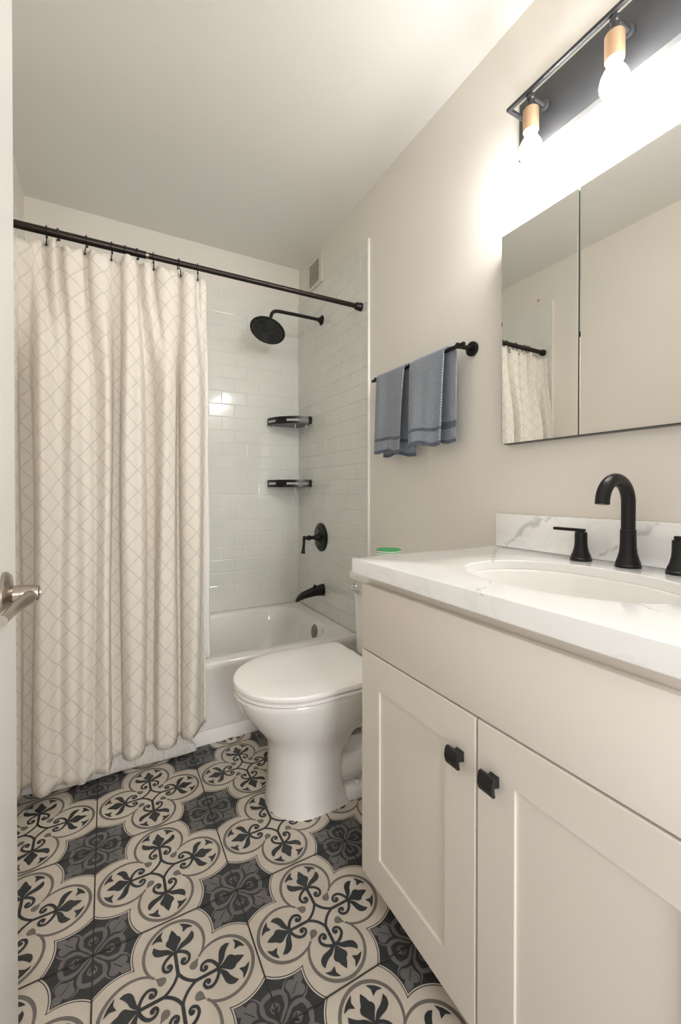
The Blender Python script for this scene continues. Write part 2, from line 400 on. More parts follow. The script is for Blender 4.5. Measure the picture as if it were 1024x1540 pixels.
for i in range(I0, I1 + 1): ribbon([(0, J0 * S / S), (0, J1 * S / S)], 0.0105, 15, 4, (GX + i * S, GY))
for j in range(J0, J1 + 1): ribbon([(I0, 0), (I1, 0)], 0.0105, 15, 4, (GX, GY + j * S))
for co, no in (((XL, 0, 0), (-1, 0, 0)), ((XR, 0, 0), (1, 0, 0)), ((0, YF - 0.1, 0), (0, -1, 0)), ((0, TUB_Y + 0.05, 0), (0, 1, 0))):
    bmesh.ops.bisect_plane(fb.bm, geom=fb.bm.verts[:] + fb.bm.edges[:] + fb.bm.faces[:], plane_co=co, plane_no=no, clear_outer=True)
bmesh.ops.triangulate(fb.bm, faces=[f for f in fb.bm.faces if len(f.verts) > 4])
for f in fb.bm.faces:
    f.normal_update()
    if f.normal.z < 0: f.normal_flip()
fo = struct(fb.build('floor', FM, smooth=False, recalc=False))
m = MB(); m.box(XL - T, XR + T, YF - 0.1, YB + T, -0.08, -0.001); m.build('subfloor', 'fgrout', parent=fo, smooth=False)

# ------------------------------------------------------------------ subway tile surround
TH, TW, GR, TT = 0.0812, 0.1575, 0.0026, 0.008
def tiled(name, parent, origin, U, N_, ulen, ph):
    """tiles on a plane: origin + u*U + z, standing out along N_"""
    b = MB(); U = Vector(U); N_ = Vector(N_); o = Vector(origin)
    def P(u, z, d): return o + U * u + N_ * d + Vector((0, 0, z))
    b.face([b.bm.verts.new(P(u, z, TT - 0.0012)) for u, z in ((0, RIM + 0.0013), (ulen, RIM + 0.0013), (ulen, TILE_TOP), (0, TILE_TOP))], 1)
    k = 0; z = RIM + 0.002
    while z < TILE_TOP - 0.01:
        z1 = min(z + TH, TILE_TOP); off = ph if k % 2 == 0 else ph - TW / 2
        u = off - TW
        while u < ulen:
            a, c = max(u, 0) + GR / 2, min(u + TW, ulen) - GR / 2
            if c - a > 0.006:
                bev = 0.0035; tl = [random.uniform(-0.0006, 0.0006) for _ in range(4)]
                p0, p1 = z + GR / 2, z1 - GR / 2
                lo = [P(a, p0, TT - 0.0014), P(c, p0, TT - 0.0014), P(c, p1, TT - 0.0014), P(a, p1, TT - 0.0014)]
                md = [P(a + 0.0008, p0 + 0.0008, TT + 0.0002), P(c - 0.0008, p0 + 0.0008, TT + 0.0002), P(c - 0.0008, p1 - 0.0008, TT + 0.0002), P(a + 0.0008, p1 - 0.0008, TT + 0.0002)]
                hi = [P(a + bev, p0 + bev, TT + 0.0013 + tl[0]), P(c - bev, p0 + bev, TT + 0.0013 + tl[1]), P(c - bev, p1 - bev, TT + 0.0013 + tl[2]), P(a + bev, p1 - bev, TT + 0.0013 + tl[3])]
                b.loft([lo, md, hi], True, False, True, 0)
            u += TW
        z += TH; k += 1
    bmesh.ops.recalc_face_normals(b.bm, faces=b.bm.faces)
    for f in b.bm.faces:
        f.normal_update()
        if f.normal.dot(N_) < -0.1: f.normal_flip()
    return b.build(name, ['tile', 'grout'], parent=parent, smooth=False, recalc=False)
tiled('wall_tiles', w_back, (XL, YB, 0), (1, 0, 0), (0, -1, 0), XR - XL, 0.05)
tiled('wall_tiles', w_right, (XR, YB - TT, 0), (0, -1, 0), (-1, 0, 0), YB - TT - TILE_Y, 0.10)
tiled('wall_tiles', w_left, (XL, YB - TT, 0), (0, -1, 0), (1, 0, 0), YB - TT - TILE_Y, 0.10)
m = MB(); m.box(XR - 0.0115, XR, TILE_Y - 0.010, TILE_Y, 0.0, TILE_TOP + 0.002, 0.002); struct(m.build('trim_1', 'trim'))
m = MB(); m.box(XL, XL + 0.0115, TILE_Y - 0.010, TILE_Y, 0.0, TILE_TOP + 0.002, 0.002); struct(m.build('trim_2', 'trim'))

# ------------------------------------------------------------------ door leaf standing open on the left, with its lever
dx0, dx1, dy0, dy1 = -0.163, -0.128, 0.06, 0.85
m = MB(); m.box(dx0, dx1, dy0, dy1, 0.012, 2.05, 0.002); door = struct(m.build('door_1', 'door'))
hy, hz = 0.755, 0.959
m = MB()
m.lathe((dx1, hy, hz), (1, 0, 0), [(0, 0.033), (0.004, 0.033), (0.008, 0.029), (0.010, 0.018), (0.012, 0.0125), (0.020, 0.0125), (0.021, 0.0105)], 32)
hd = m.build('door_handle', 'nickel', parent=door)
m = MB()
m.lathe((dx1 + 0.018, hy, hz), (1, 0, 0), [(0, 0.0118), (0.003, 0.0118), (0.018, 0.0118), (0.0235, 0.0108), (0.0245, 0.009)], 26)
pth = smooth_path([(dx1 + 0.031, hy - 0.002, hz - 0.003), (dx1 + 0.031, hy - 0.022, hz - 0.004), (dx1 + 0.024, hy - 0.048, hz - 0.006), (dx1 + 0.019, hy - 0.080, hz - 0.008), (dx1 + 0.018, hy - 0.118, hz - 0.008)], 6)
m.tube(pth, [0.0095 - 0.003 * i / (len(pth) - 1) for i in range(len(pth))], 16)
m.build('lever', 'nickel', parent=hd)
m = MB(); m.lathe((dx1 + 0.042, hy, hz), (1, 0, 0), [(0, 0.0035), (0.0025, 0.0035), (0.0025, 0.0015), (0.001, 0.0012)], 14)
m.build('lock_button', 'chrome', parent=hd)

# ------------------------------------------------------------------ bathtub
t = thing('bathtub', 'white enamel alcove bathtub with a plain apron behind the toilet', 'bathtub', ((XL + XR) / 2, 2.3, 0))
m = MB()
x0, x1, y1 = XL + 0.009, XR - 0.009, YB - 0.009
def rr(ya, xa, xb, yb, r, z): return [(x, y, z) for x, y in rrect(xa, xb, ya, yb, r, 8, 10)]
rings = [rr(1.905, x0, x1, y1, 0.001, 0.0), rr(1.905, x0, x1, y1, 0.001, 0.057), rr(1.907, x0, x1, y1, 0.001, 0.060), rr(1.920, x0, x1, y1, 0.001, 0.062), rr(1.920, x0, x1, y1, 0.001, 0.070), rr(1.906, x0, x1, y1, 0.001, 0.073), rr(1.904, x0, x1, y1, 0.001, 0.078),
         rr(1.907, x0, x1, y1, 0.001, 0.315), rr(1.904, x0, x1, y1, 0.001, 0.325), rr(1.904, x0, x1, y1, 0.001, 0.338), rr(1.908, x0, x1, y1, 0.002, 0.348), rr(1.915, x0, x1, y1, 0.003, 0.354), rr(1.925, x0, x1, y1, 0.004, 0.356),
         rr(1.965, x0 + .07, x1 - .065, y1 - .035, 0.20, 0.356), rr(1.975, x0 + .08, x1 - .078, y1 - .043, 0.20, 0.352), rr(1.982, x0 + .088, x1 - .088, y1 - .050, 0.20, 0.340),
         rr(1.995, x0 + .12, x1 - .10, y1 - .062, 0.19, 0.27), rr(2.010, x0 + .17, x1 - .12, y1 - .075, 0.18, 0.18), rr(2.035, x0 + .22, x1 - .15, y1 - .10, 0.17, 0.09), rr(2.08, x0 + .27, x1 - .20, y1 - .14, 0.14, 0.062)]
m.loft(rings, True, True, True)
m.build('basin', 'tub', parent=t, angle=45)
m = MB(); m.lathe((1.064, 2.235, 0.295), (-1, 0, 0.2), [(0, 0.041), (0.006, 0.041), (0.010, 0.036), (0.011, 0.012), (0.0125, 0.006)], 30)
m.build('overflow_plate', 'brass', parent=t)
m = MB(); m.lathe((0.90, 2.3, 0.0625), (0, 0, 1), [(0, 0.034), (0.003, 0.034), (0.004, 0.026), (0.012, 0.022)], 26)
m.build('drain', 'brass', parent=t)

# ------------------------------------------------------------------ toilet
TY = 1.43
toi = thing('toilet', 'white two-piece toilet with closed lid between vanity and bathtub', 'toilet', (0.75, TY, 0))
def egg(xf, xb, hw, z, n=48, pf=2.0, pb=3.2, wx=0.44, cy=TY):
    xm = xf + (xb - xf) * wx; pts = []
    for i in range(n):
        a = 2 * pi * i / n; c, s = cos(a), sin(a)
        p = pf if c < 0 else pb; rx = (xm - xf) if c < 0 else (xb - xm)
        pts.append((xm + rx * math.copysign(abs(c) ** (2 / p), c), cy + hw * math.copysign(abs(s) ** (2 / p), s), z))
    return pts
m = MB()
m.loft([egg(.490, .775, .135, 0.0, wx=.45, pb=6), egg(.492, .765, .133, .012, wx=.45, pb=7), egg(.498, .745, .130, .06, wx=.45, pb=7), egg(.503, .735, .127, .12, wx=.45, pb=8), egg(.504, .745, .127, .18, wx=.45, pb=6),
        egg(.500, .79, .131, .215, wx=.43, pb=4), egg(.490, .81, .140, .24), egg(.468, .84, .154, .27), egg(.440, .87, .170, .305), egg(.415, .89, .181, .34), egg(.396, .90, .189, .37), egg(.385, .91, .194, .395), egg(.380, .91, .196, .41), egg(.384, .905, .192, .416)], True, True, True)
# trapway bulge, foot and tank deck
for s in (-1, 1):
    pth = smooth_path([(.70, TY + s * .045, .20), (.78, TY + s * .060, .275), (.86, TY + s * .062, .27), (.90, TY + s * .06, .20), (.865, TY + s * .06, .13), (.79, TY + s * .06, .10), (.70, TY + s * .05, .11), (.64, TY + s * .04, .11)], 6)
    m.tube(pth, .056, 18)
m.loft([egg(.60, 1.06, .125, 0.0, pb=4), egg(.60, 1.06, .125, .022, pb=4), egg(.62, 1.05, .112, .034, pb=4), egg(.68, 1.03, .08, .06, pb=4), egg(.70, 1.02, .075, .20, pb=4)], True, True, True)
m.loft([[(x, y, z) for x, y in rrect(.80 + d, 1.135, TY - w, TY + w, .04)] for d, w, z in ((.08, .08, .20), (.05, .10, .30), (.03, .135, .36), (.02, .15, .395), (.025, .148, .405))], True, True, True)
m.build('bowl', 'china', parent=toi, angle=50)
m = MB()
m.loft([egg(.405, .885, .178, .4150, pb=8), egg(.405, .885, .178, .4215, pb=8), egg(.386, .885, .198, .4217, pb=8), egg(.381, .885, .203, .4235, pb=8), egg(.381, .885, .203, .4300, pb=8), egg(.385, .885, .199, .4325, pb=8), egg(.405, .88, .180, .4328, pb=8), egg(.405, .88, .180, .4385, pb=8)], True, True, True)
m.build('seat', 'seat', parent=toi)
m = MB()
m.loft([egg(.400, .878, .185, .4383, pb=12), egg(.383, .879, .200, .4385, pb=12), egg(.379, .880, .204, .4400, pb=12), egg(.378, .881, .205, .4490, pb=12), egg(.382, .879, .201, .4555, pb=12), egg(.40, .865, .182, .4590, pb=9), egg(.48, .80, .11, .4610, pb=5), egg(.58, .68, .03, .4615, pb=3)], True, True, True)
for s in (-1, 1): m.lathe((.895, TY + s * .09 - .022, .432), (0, 1, 0), [(0, .011), (.002, .0125), (.042, .0125), (.044, .011)], 16)
m.build('lid', 'seat', parent=toi)
m = MB()
m.loft([[(x, y, z) for x, y in rrect(.95 - d, 1.145, TY - w, TY + w, r, 10)] for d, w, r, z in ((-.012, .18, .05, .405), (0, .19, .055, .415), (.004, .196, .06, .55), (.010, .203, .06, .724), (.008, .201, .058, .727))], True, True, True)
m.build('tank', 'china', parent=toi)
m = MB()
m.loft([[(x, y, z) for x, y in rrect(.93 - d, 1.150, TY - w, TY + w, r, 10)] for d, w, r, z in ((0, .203, .06, .727), (.007, .211, .065, .732), (.008, .212, .066, .753), (.004, .208, .062, .762), (-.004, .20, .055, .766))], True, True, True)
m.build('tank_lid', 'china', parent=toi)
m = MB()
m.lathe((.948, 1.577, .698), (-1, 0, 0), [(0, .017), (.005, .017), (.009, .012), (.018, .009), (.024, .012), (.028, .009)], 22)
m.tube([(.922, 1.577, .698), (.918, 1.557, .695), (.918, 1.53, .690), (.920, 1.50, .684)], [.006, .007, .008, .009], 12)
m.build('flush_lever', 'chrome', parent=toi)
for s in (-1, 1):
    m = MB(); m.lathe((.80, TY + s * .098, .030), (0, 0, 1), [(0, .014), (.012, .014), (.02, .010), (.023, .004)], 16); m.build('bolt_cap', 'china', parent=toi)

# green-lidded tub on the tank
cu = thing('container', 'small white container with a green lid on the toilet tank', 'container', (0.992, 1.40, 0.766))
m = MB(); m.lathe((0.992, 1.40, 0.7662), (0, 0, 1), [(0, .040), (.004, .043), (.095, .047), (.0985, .047)], 32); m.build('cup', 'cup', parent=cu)
m = MB(); m.lathe((0.992, 1.40, 0.8648), (0, 0, 1), [(0, .0495), (.010, .0495), (.0115, .048), (.0115, .043), (.009, .041)], 32); m.build('lid', ['green'], parent=cu)
m = MB(); m.lathe((0.992, 1.40, 0.8648), (0, 0, 1), [(-.006, .0482), (.007, .0502), (.0075, .0496)], 32, cap=False); m.build('lid_rim', 'cup', parent=cu)

# ------------------------------------------------------------------ vanity
VX, VY0, VY1 = 0.609, 0.165, 0.985      # door face plane, right and left ends
van = thing('vanity_cabinet', 'white two-door shaker vanity cabinet with black square knobs', 'cabinet', (0.885, 0.575, 0))
m = MB()
m.box(VX + .0205, XR - .002, VY0, VY0 + .016, .062, .8855, .001); m.box(VX + .0205, XR - .002, VY1 - .016, VY1, .062, .8855, .001)
m.box(VX + .0205, VX + .038, VY0 + .016, VY1 - .016, .062, .8855); m.box(XR - .012, XR - .002, VY0 + .016, VY1 - .016, .062, .8855); m.box(VX + .038, XR - .012, VY0 + .016, VY1 - .016, .062, .078); m.box(VX + .085, XR - .002, VY0 + .02, VY1 - .02, 0.0005, .062)
m.build('body', 'cab', parent=van)
m = MB(); m.box(VX, VX + .019, VY0, VY1, .6835, .857, .002); m.build('drawer_front', 'cab', parent=van)
def knob(parent, y, z):
    k = MB()
    k.loft([[(VX - d, y + a, z + b) for a, b in rrect(-w, w, -w, w, .0015, 3, 3)] for d, w in ((-.001, .0105), (.004, .0095), (.012, .0085), (.018, .009))], True, True, True)
    # square, gently curved face plate
    n = 8; front, back = [], []
    for i in range(n + 1):
        for j in range(n + 1):
            a, b = -1 + 2 * i / n, -1 + 2 * j / n; h = .0165
            dome = .004 * (1 - b * b)
            front.append((VX - .0225 - dome, y + a * h, z + b * h)); back.append((VX - .0165 - dome * .6, y + a * h, z + b * h))
    vf = [k.bm.verts.new(p) for p in front]; vb = [k.bm.verts.new(p) for p in back]; q = n + 1
    for i in range(n):
        for j in range(n):
            k.face((vf[i * q + j], vf[(i + 1) * q + j], vf[(i + 1) * q + j + 1], vf[i * q + j + 1])); k.face((vb[i * q + j], vb[i * q + j + 1], vb[(i + 1) * q + j + 1], vb[(i + 1) * q + j]))
    per = [i * q for i in range(q)] + [n * q + j for j in range(1, q)] + [i * q + n for i in range(n - 1, -1, -1)] + [j for j in range(n - 1, 0, -1)]
    for a, b in zip(per, per[1:] + per[:1]): k.face((vf[a], vf[b], vb[b], vb[a]))
    return k.build('knob', 'blackpl', parent=parent, angle=40)
def shaker(y0, y1, ky):
    z0, z1, st = .075, .6785, .083
    d = MB()
    outer = [(y0, z0), (y1, z0), (y1, z1), (y0, z1)]
    def ringz(inset, x, zi=None): return [(x, y0 + inset, z0 + inset), (x, y1 - inset, z0 + inset), (x, y1 - inset, z1 - inset), (x, y0 + inset, z1 - inset)]
    d.loft([ringz(0, VX + .019), ringz(0, VX + .002), ringz(.0018, VX), ringz(st, VX), ringz(st + .001, VX + .0055), ringz(st + .012, VX + .0055)], True, True, True)
    o = d.build('door', 'cab', parent=van, smooth=False)
    knob(o, ky, .588)
    return o
shaker(.5775, VY1, .617)
shaker(VY0, .5730, .532)

# worktop with oval cut-out, backsplash and sink
ct = thing('countertop', 'white veined quartz worktop with backsplash on the vanity', 'countertop', (0.873, 0.575, 0.886))
CX0, CX1, CY0, CY1, CZ0, CZ1 = 0.584, XR - .001, 0.155, 0.995, 0.886, 0.926
SX, SY, SA, SB = 0.850, 0.558, 0.168, 0.226
m = MB(); n = 72
def oval(a, b, z, p=2.15):
    out = []
    for i in range(n):
        t_ = 2 * pi * (i + .5) / n; c, s = cos(t_), sin(t_)
        out.append((SX + a * math.copysign(abs(c) ** (2 / p), c), SY + b * math.copysign(abs(s) ** (2 / p), s), z))
    return out
def rectring(z, ins=0.0):
    out = []
    X0, X1, Y0, Y1 = CX0 + ins, CX1 - ins, CY0 + ins, CY1 - ins
    corners = []
    for i in range(n):
        t_ = 2 * pi * (i + .5) / n; c, s = cos(t_), sin(t_)
        k = min(((X1 - SX) if c > 0 else (X0 - SX)) / c if abs(c) > 1e-9 else 1e9, ((Y1 - SY) if s > 0 else (Y0 - SY)) / s if abs(s) > 1e-9 else 1e9)
        out.append([SX + c * k, SY + s * k, z])
    for cx, cy in ((X0, Y0), (X0, Y1), (X1, Y0), (X1, Y1)):
        i = min(range(n), key=lambda q: hypot(out[q][0] - cx, out[q][1] - cy)); out[i] = [cx, cy, z]
    return out
m.loft([oval(SA, SB, CZ0 + .018), oval(SA, SB, CZ1 - .002), oval(SA + .002, SB + .002, CZ1), rectring(CZ1, .003), rectring(CZ1 - .001, .0008), rectring(CZ1 - .003, 0), rectring(CZ0 + .002, 0), rectring(CZ0, .002), oval(SA + .05, SB + .05, CZ0), oval(SA, SB, CZ0 + .018)], True, False, False)
bmesh.ops.remove_doubles(m.bm, verts=m.bm.verts[:], dist=1e-5)
m.build('worktop', 'quartz', parent=ct)
m = MB(); m.box(XR - .0215, XR - .001, CY0, CY1, CZ1 + .0004, 1.034, .0015); m.build('backsplash', 'quartz', parent=ct)
sk = thing('sink', 'white oval undermount sink basin set in the worktop', 'sink', (SX, SY, 0.78))
m = MB()
m.loft([oval(SA + .012, SB + .012, CZ0 + .0172), oval(SA - .002, SB - .002, CZ0 + .0175), oval(SA - .006, SB - .006, CZ0 + .012), oval(SA - .016, SB - .018, CZ0 - .02), oval(SA - .032, SB - .038, CZ0 - .06), oval(SA - .06, SB - .075, CZ0 - .095), oval(SA - .10, SB - .13, CZ0 - .113), oval(.02, .02, CZ0 - .12),
        oval(.018, .018, CZ0 - .135), oval(SA - .08, SB - .10, CZ0 - .125), oval(SA - .02, SB - .03, CZ0 - .07), oval(SA + .006, SB + .006, CZ0 - .005), oval(SA + .012, SB + .012, CZ0 + .0172)], True, False, False)
bmesh.ops.remove_doubles(m.bm, verts=m.bm.verts[:], dist=1e-5)
m.build('basin', 'china', parent=sk, angle=60)
m = MB(); m.lathe((SX, SY, CZ0 - .1195), (0, 0, 1), [(0, .023), (.003, .023), (.004, .018), (.007, .015), (.009, .006)], 22); m.build('drain', 'black', parent=sk)

# faucet and its two handles
FX, FY = 1.09, 0.557
fa = thing('faucet', 'black widespread faucet with gooseneck spout and two lever handles behind the sink', 'faucet', (FX, FY, CZ1))
m = MB(); m.lathe((FX, FY, CZ1), (0, 0, 1), [(0, .0275), (.006, .0275), (.007, .0262), (.012, .0258), (.020, .0228), (.034, .0190), (.050, .0172), (.089, .0168), (.0905, .0155)], 36); m.build('base', 'black', parent=fa)
m = MB(); ra = .0535
pth = [(FX, FY, CZ1 + .085), (FX, FY, CZ1 + .12)] + [(FX - ra + ra * cos(a), FY, 1.080 + ra * sin(a)) for a in [radians(172) * i / 22 for i in range(23)]]
pth.append((pth[-1][0] - .0012, FY, pth[-1][2] - .010))
m.tube(pth, .0150, 24); m.build('spout', 'black', parent=fa)
m = MB(); e = pth[-1]; m.lathe((e[0], e[1], e[2] - .0002), (-.1, 0, -1), [(-.002, .0105), (.0012, .0105), (.0012, .009)], 20); m.build('aerator', 'brass', parent=fa)
for yy, s in ((0.672, 1), (0.452, -1)):
    m = MB(); m.lathe((FX, yy, CZ1), (0, 0, 1), [(0, .0258), (.007, .0258), (.008, .0244), (.014, .0232), (.024, .0188), (.038, .0158), (.050, .0150), (.070, .0150), (.0745, .0142)], 34); h = m.build('handle', 'black', parent=fa)
    m = MB(); m.lathe((FX, yy, CZ1 + .0745), (0, 0, 1), [(0, .009), (.005, .009)], 18); m.build('stem', 'black', parent=h)
    m = MB(); m.box(FX - .0065, FX + .0065, min(yy - s * .010, yy + s * .076), max(yy - s * .010, yy + s * .076), CZ1 + .0752, CZ1 + .0832, .0018); m.build('lever', 'black', parent=h)

# ------------------------------------------------------------------ medicine cabinet with three mirror doors
MX, MZ0, MZ1 = 1.127, 1.261, 1.931
mc = thing('medicine_cabinet', 'frameless mirrored medicine cabinet above the vanity', 'mirror cabinet', (1.145, 0.572, MZ0))
m = MB(); m.box(MX + .0065, XR - .001, .192, .956, MZ0 - .002, MZ1 - .004); m.build('box', 'cabdark', parent=mc, smooth=False)
for a, b in ((.7055, .962), (.4470, .7015), (.186, .4440)):
    m = MB(); m.box(MX + .0004, MX + .006, a, b, MZ0, MZ1, .0004, 1); d = m.build('mirror_door', 'medge', parent=mc, smooth=False)
    m = MB(); bv = .003
    m.loft([[(MX + .0004, a, MZ0), (MX + .0004, b, MZ0), (MX + .0004, b, MZ1), (MX + .0004, a, MZ1)], [(MX, a + bv, MZ0 + bv), (MX, b - bv, MZ0 + bv), (MX, b - bv, MZ1 - bv), (MX, a + bv, MZ1 - bv)]], True, False, True)
    m.build('mirror_glass', 'mirror', parent=d, smooth=False)

# ------------------------------------------------------------------ vanity light
vl = thing('vanity_light', 'black bar light with bare frosted bulbs above the mirror cabinet', 'wall light', (1.15, 0.585, 2.14))
PZ0, PZ1, PY0, PY1 = 2.142, 2.318, 0.262, 0.908
m = MB(); m.box(1.140, XR - .001, PY0, PY1, PZ0, PZ1, .002); m.build('backplate', 'plate', parent=vl)
m = MB(); fx, fz, fy0, fy1, th = 1.055, 2.243, .285, .885, .010
m.box(fx, fx + th, fy0, fy1, fz, fz + th, .0008); m.box(fx + th, 1.140, fy1 - th, fy1, fz, fz + th, .0008); m.box(fx + th, 1.140, fy0, fy0 + th, fz, fz + th, .0008)
m.build('frame_bar', 'plate', parent=vl)
for y in (.815, .585, .355):
    sx = 1.074
    m = MB(); m.lathe((sx, y, 2.206), (0, 0, -1), [(-.012, .007), (0, .008), (0.001, .019), (.004, .0215), (.060, .0215), (.064, .0205), (.064, .016)], 26); so = m.build('socket', 'copper', parent=vl)
    m = MB(); m.tube([(sx, y, 2.214), (sx, y, 2.234)], .008, 14); m.tube([(sx - .014, y, 2.243), (1.139, y, 2.243)], .0065, 14)
    m.sphere((sx, y, 2.240), .012); m.build('arm', 'plate', parent=so)
    m = MB(); m.lathe((1.128, y, 2.243), (1, 0, 0), [(0, .010), (.003, .014), (.010, .014), (.012, .012)], 18); m.build('thumb_nut', 'plate', parent=so)
    b = MB(); b.lathe((sx, y, 2.142), (0, 0, -1), [(0, .0145), (.012, .0155), (.018, .018)], 26, cap=False); bc = b.build('bulb', 'bulbneck', parent=vl)
    b = MB(); b.lathe((sx, y, 2.124), (0, 0, -1), [(0, .018), (.008, .0225), (.020, .0285), (.034, .0318), (.046, .0310), (.058, .0255), (.066, .017), (.070, .007), (.0705, .001)], 30); b.build('bulb_glass', 'bulb', parent=bc)

# ------------------------------------------------------------------ towel bar and towels
tb = thing('towel_bar', 'black towel bar on the beige wall above the toilet', 'towel bar', (1.13, 1.38, 1.62))
BX, BZ = 1.090, 1.621
m = MB(); m.tube([(BX, 1.090, BZ), (BX, 1.668, BZ)], .0072, 18); m.build('bar', 'black', parent=tb)
for y in (1.118, 1.640):
    m = MB(); m.lathe((XR - .0005, y, BZ), (-1, 0, 0), [(0, .0262), (.009, .0262), (.0105, .0248), (.0105, .0085), (.064, .0085), (.070, .0105), (.078, .0105)], 28); m.build('bracket', 'black', parent=tb)

def towel(label, y0, y1, zf, zb, yb0, yb1, sd, lean):
    """doubled cloth over the bar: front flap to zf, back flap to zb"""
    rnd = random.Random(sd); ph = [rnd.uniform(0, 6.28) for _ in range(6)]
    L1 = BZ - zf; L2 = BZ - zb; r = .0125
    prof = []   # (s, x offset from bar, z, flap)
    nf = 26
    for i in range(nf + 1): z = zf + (BZ - zf) * i / nf; prof.append((-r, z, 0, 1 - i / nf))
    for i in range(1, 8): a = pi - pi * i / 8; prof.append((r * cos(a), BZ + r * sin(a), .5, 0))
    for i in range(nf + 1): z = BZ + (zb - BZ) * i / nf; prof.append((r, z, 1, i / nf))
    ny = 30
    tw = thing('hand_towel', label, 'towel', (BX, (y0 + y1) / 2, zf), 'towels on the towel bar')
    def surf(prof, out):
        V = []
        for (dx, z, fl, dn) in prof:
            row = []
            for j in range(ny + 1):
                v = j / ny; k = min(1, max(0, fl))
                ya, yc = y0 + (yb0 - y0) * k, y1 + (yb1 - y1) * k
                y = ya + (yc - ya) * v
                y += dn * lean * (0.5 - v) * 2 * .012
                fold = sin(v * 7.0 + ph[0]) * .55 + sin(v * 13 + ph[1]) * .3 + sin(v * 3.1 + ph[2]) * .4
                amp = .013 * dn ** .6
                side = -1 if fl < .5 else .5
                x = BX + dx + side * amp * (fold + .8) + (-.006 * dn if fl < .5 else 0)
                zz = z + (.006 * sin(v * 8 + ph[3]) + .010 * (v - .5)) * dn ** 3
                row.append(Vector((x, y, zz)))
            V.append(row)
        return V
    V = surf(prof, 0)
    b = MB(); uvl = b.bm.loops.layers.uv.new('UVMap')
    th_ = .006; rows = len(V)
    def nrm(i, j):
        a = V[min(i + 1, rows - 1)][j] - V[max(i - 1, 0)][j]; c = V[i][min(j + 1, ny)] - V[i][max(j - 1, 0)]
        return a.cross(c).normalized()
    A = [[b.bm.verts.new(V[i][j] + nrm(i, j) * (th_ / 2)) for j in range(ny + 1)] for i in range(rows)]
    B = [[b.bm.verts.new(V[i][j] - nrm(i, j) * (th_ / 2)) for j in range(ny + 1)] for i in range(rows)]
    acc = [0]
    for i in range(1, rows): acc.append(acc[-1] + (V[i][ny // 2] - V[i - 1][ny // 2]).length)
    tot = acc[-1]
    def mi_(i):
        s0 = acc[i]; s1 = tot - acc[i + 1]
        for s in (s0, s1):
            if s < .010 or .045 < s < .062: return 1
        return 0
    def q(a, ij, mi):
        f = b.face(a, mi)
        if f:
            for lp, (i, j) in zip(f.loops, ij): lp[uvl].uv = (j / ny * abs(y1 - y0), acc[i])
    for i in range(rows - 1):
        for j in range(ny):
            ij = ((i, j), (i, j + 1), (i + 1, j + 1), (i + 1, j))
            q([A[a][c] for a, c in ij], ij, mi_(i)); q([B[a][c] for a, c in reversed(ij)], list(reversed(ij)), mi_(i))
        for j in (0, ny):
            ij = ((i, j), (i + 1, j)); q([A[i][j], A[i + 1][j], B[i + 1][j], B[i][j]], ((i, j), (i + 1, j), (i + 1, j), (i, j)), mi_(i))
    for i in (0, rows - 1):
        for j in range(ny): q([A[i][j], A[i][j + 1], B[i][j + 1], B[i][j]], ((i, j), (i, j + 1), (i, j + 1), (i, j)), 1)
    b.build('towel_cloth', ['towel', 'band'], parent=tw, angle=80)
    return tw
towel('blue-grey woven hand towel on the bar, farther one beside the shower tile', 1.412, 1.612, 1.275, 1.262, 1.378, 1.606, 3, .3)
towel('blue-grey woven hand towel on the bar, nearer one beside the round bracket', 1.176, 1.372, 1.284, 1.292, 1.140, 1.336, 11, .6)

# ------------------------------------------------------------------ shower fittings
sh = thing('rain_shower', 'dark round rain shower head on a bent wall arm', 'shower head', (1.16, 2.33, 2.15))
wx = XR - TT - .0015
m = MB(); m.lathe((wx, 2.33, 2.150), (-1, 0, 0), [(0, .030), (.004, .030), (.008, .022), (.020, .013), (.03, .011)], 28); m.build('flange', 'black', parent=sh)
m = MB(); pth = smooth_path([(wx - .005, 2.33, 2.150), (1.05, 2.33, 2.150), (.93, 2.33, 2.149), (.868, 2.33, 2.147), (.842, 2.33, 2.136), (.829, 2.33, 2.110), (.824, 2.335, 2.062)], 7); m.tube(pth, .0098, 16); m.build('arm', 'black', parent=sh)
ax = Vector((-.36, -.28, -.89)).normalized()
hc = Vector((.808, 2.33, 2.024))
m = MB(); m.lathe(hc - ax * .038, ax, [(0, .012), (.010, .016), (.018, .018), (.024, .024), (.028, .060), (.031, .098), (.036, .1025), (.041, .1005), (.0415, .094)], 48)
hd_ = m.build('head', 'black', parent=sh)
m = MB()
for k, rr_ in enumerate((.012, .026, .040, .054, .068, .082)):
    m.lathe(hc + ax * .0032, ax, [(0, rr_ - .0035), (.0022, rr_ - .0015), (.0022, rr_ + .0015), (0, rr_ + .0035)], 40, cap=False)
m.build('spray_nozzles', 'plate', parent=hd_)

vv = thing('shower_valve', 'black round shower valve trim with a down-turned lever handle', 'shower valve', (1.16, 2.338, .83))
m = MB(); m.lathe((wx, 2.338, .829), (-1, 0, 0), [(0, .0875), (.005, .0875), (.009, .082), (.012, .060), (.016, .034), (.024, .026)], 44); m.build('escutcheon', 'black', parent=vv)
m = MB(); m.lathe((wx - .022, 2.338, .829), (-1, 0, 0), [(0, .024), (.012, .017), (.030, .012), (.045, .0105), (.052, .015), (.062, .0165), (.070, .0125), (.080, .0095), (.090, .012), (.096, .0105), (.100, .006)], 26)
m.tube([(wx - .114, 2.338, .842), (wx - .114, 2.338, .826), (wx - .116, 2.338, .79), (wx - .119, 2.338, .755), (wx - .121, 2.338, .738)], [.0065, .0085, .0075, .0095, .0135], 16); m.build('lever_handle', 'black', parent=vv)
for dz in (.055, -.06):
    m = MB(); m.sphere((wx - .0125, 2.338, .829 + dz), .006, 12); m.build('screw', 'black', parent=vv)

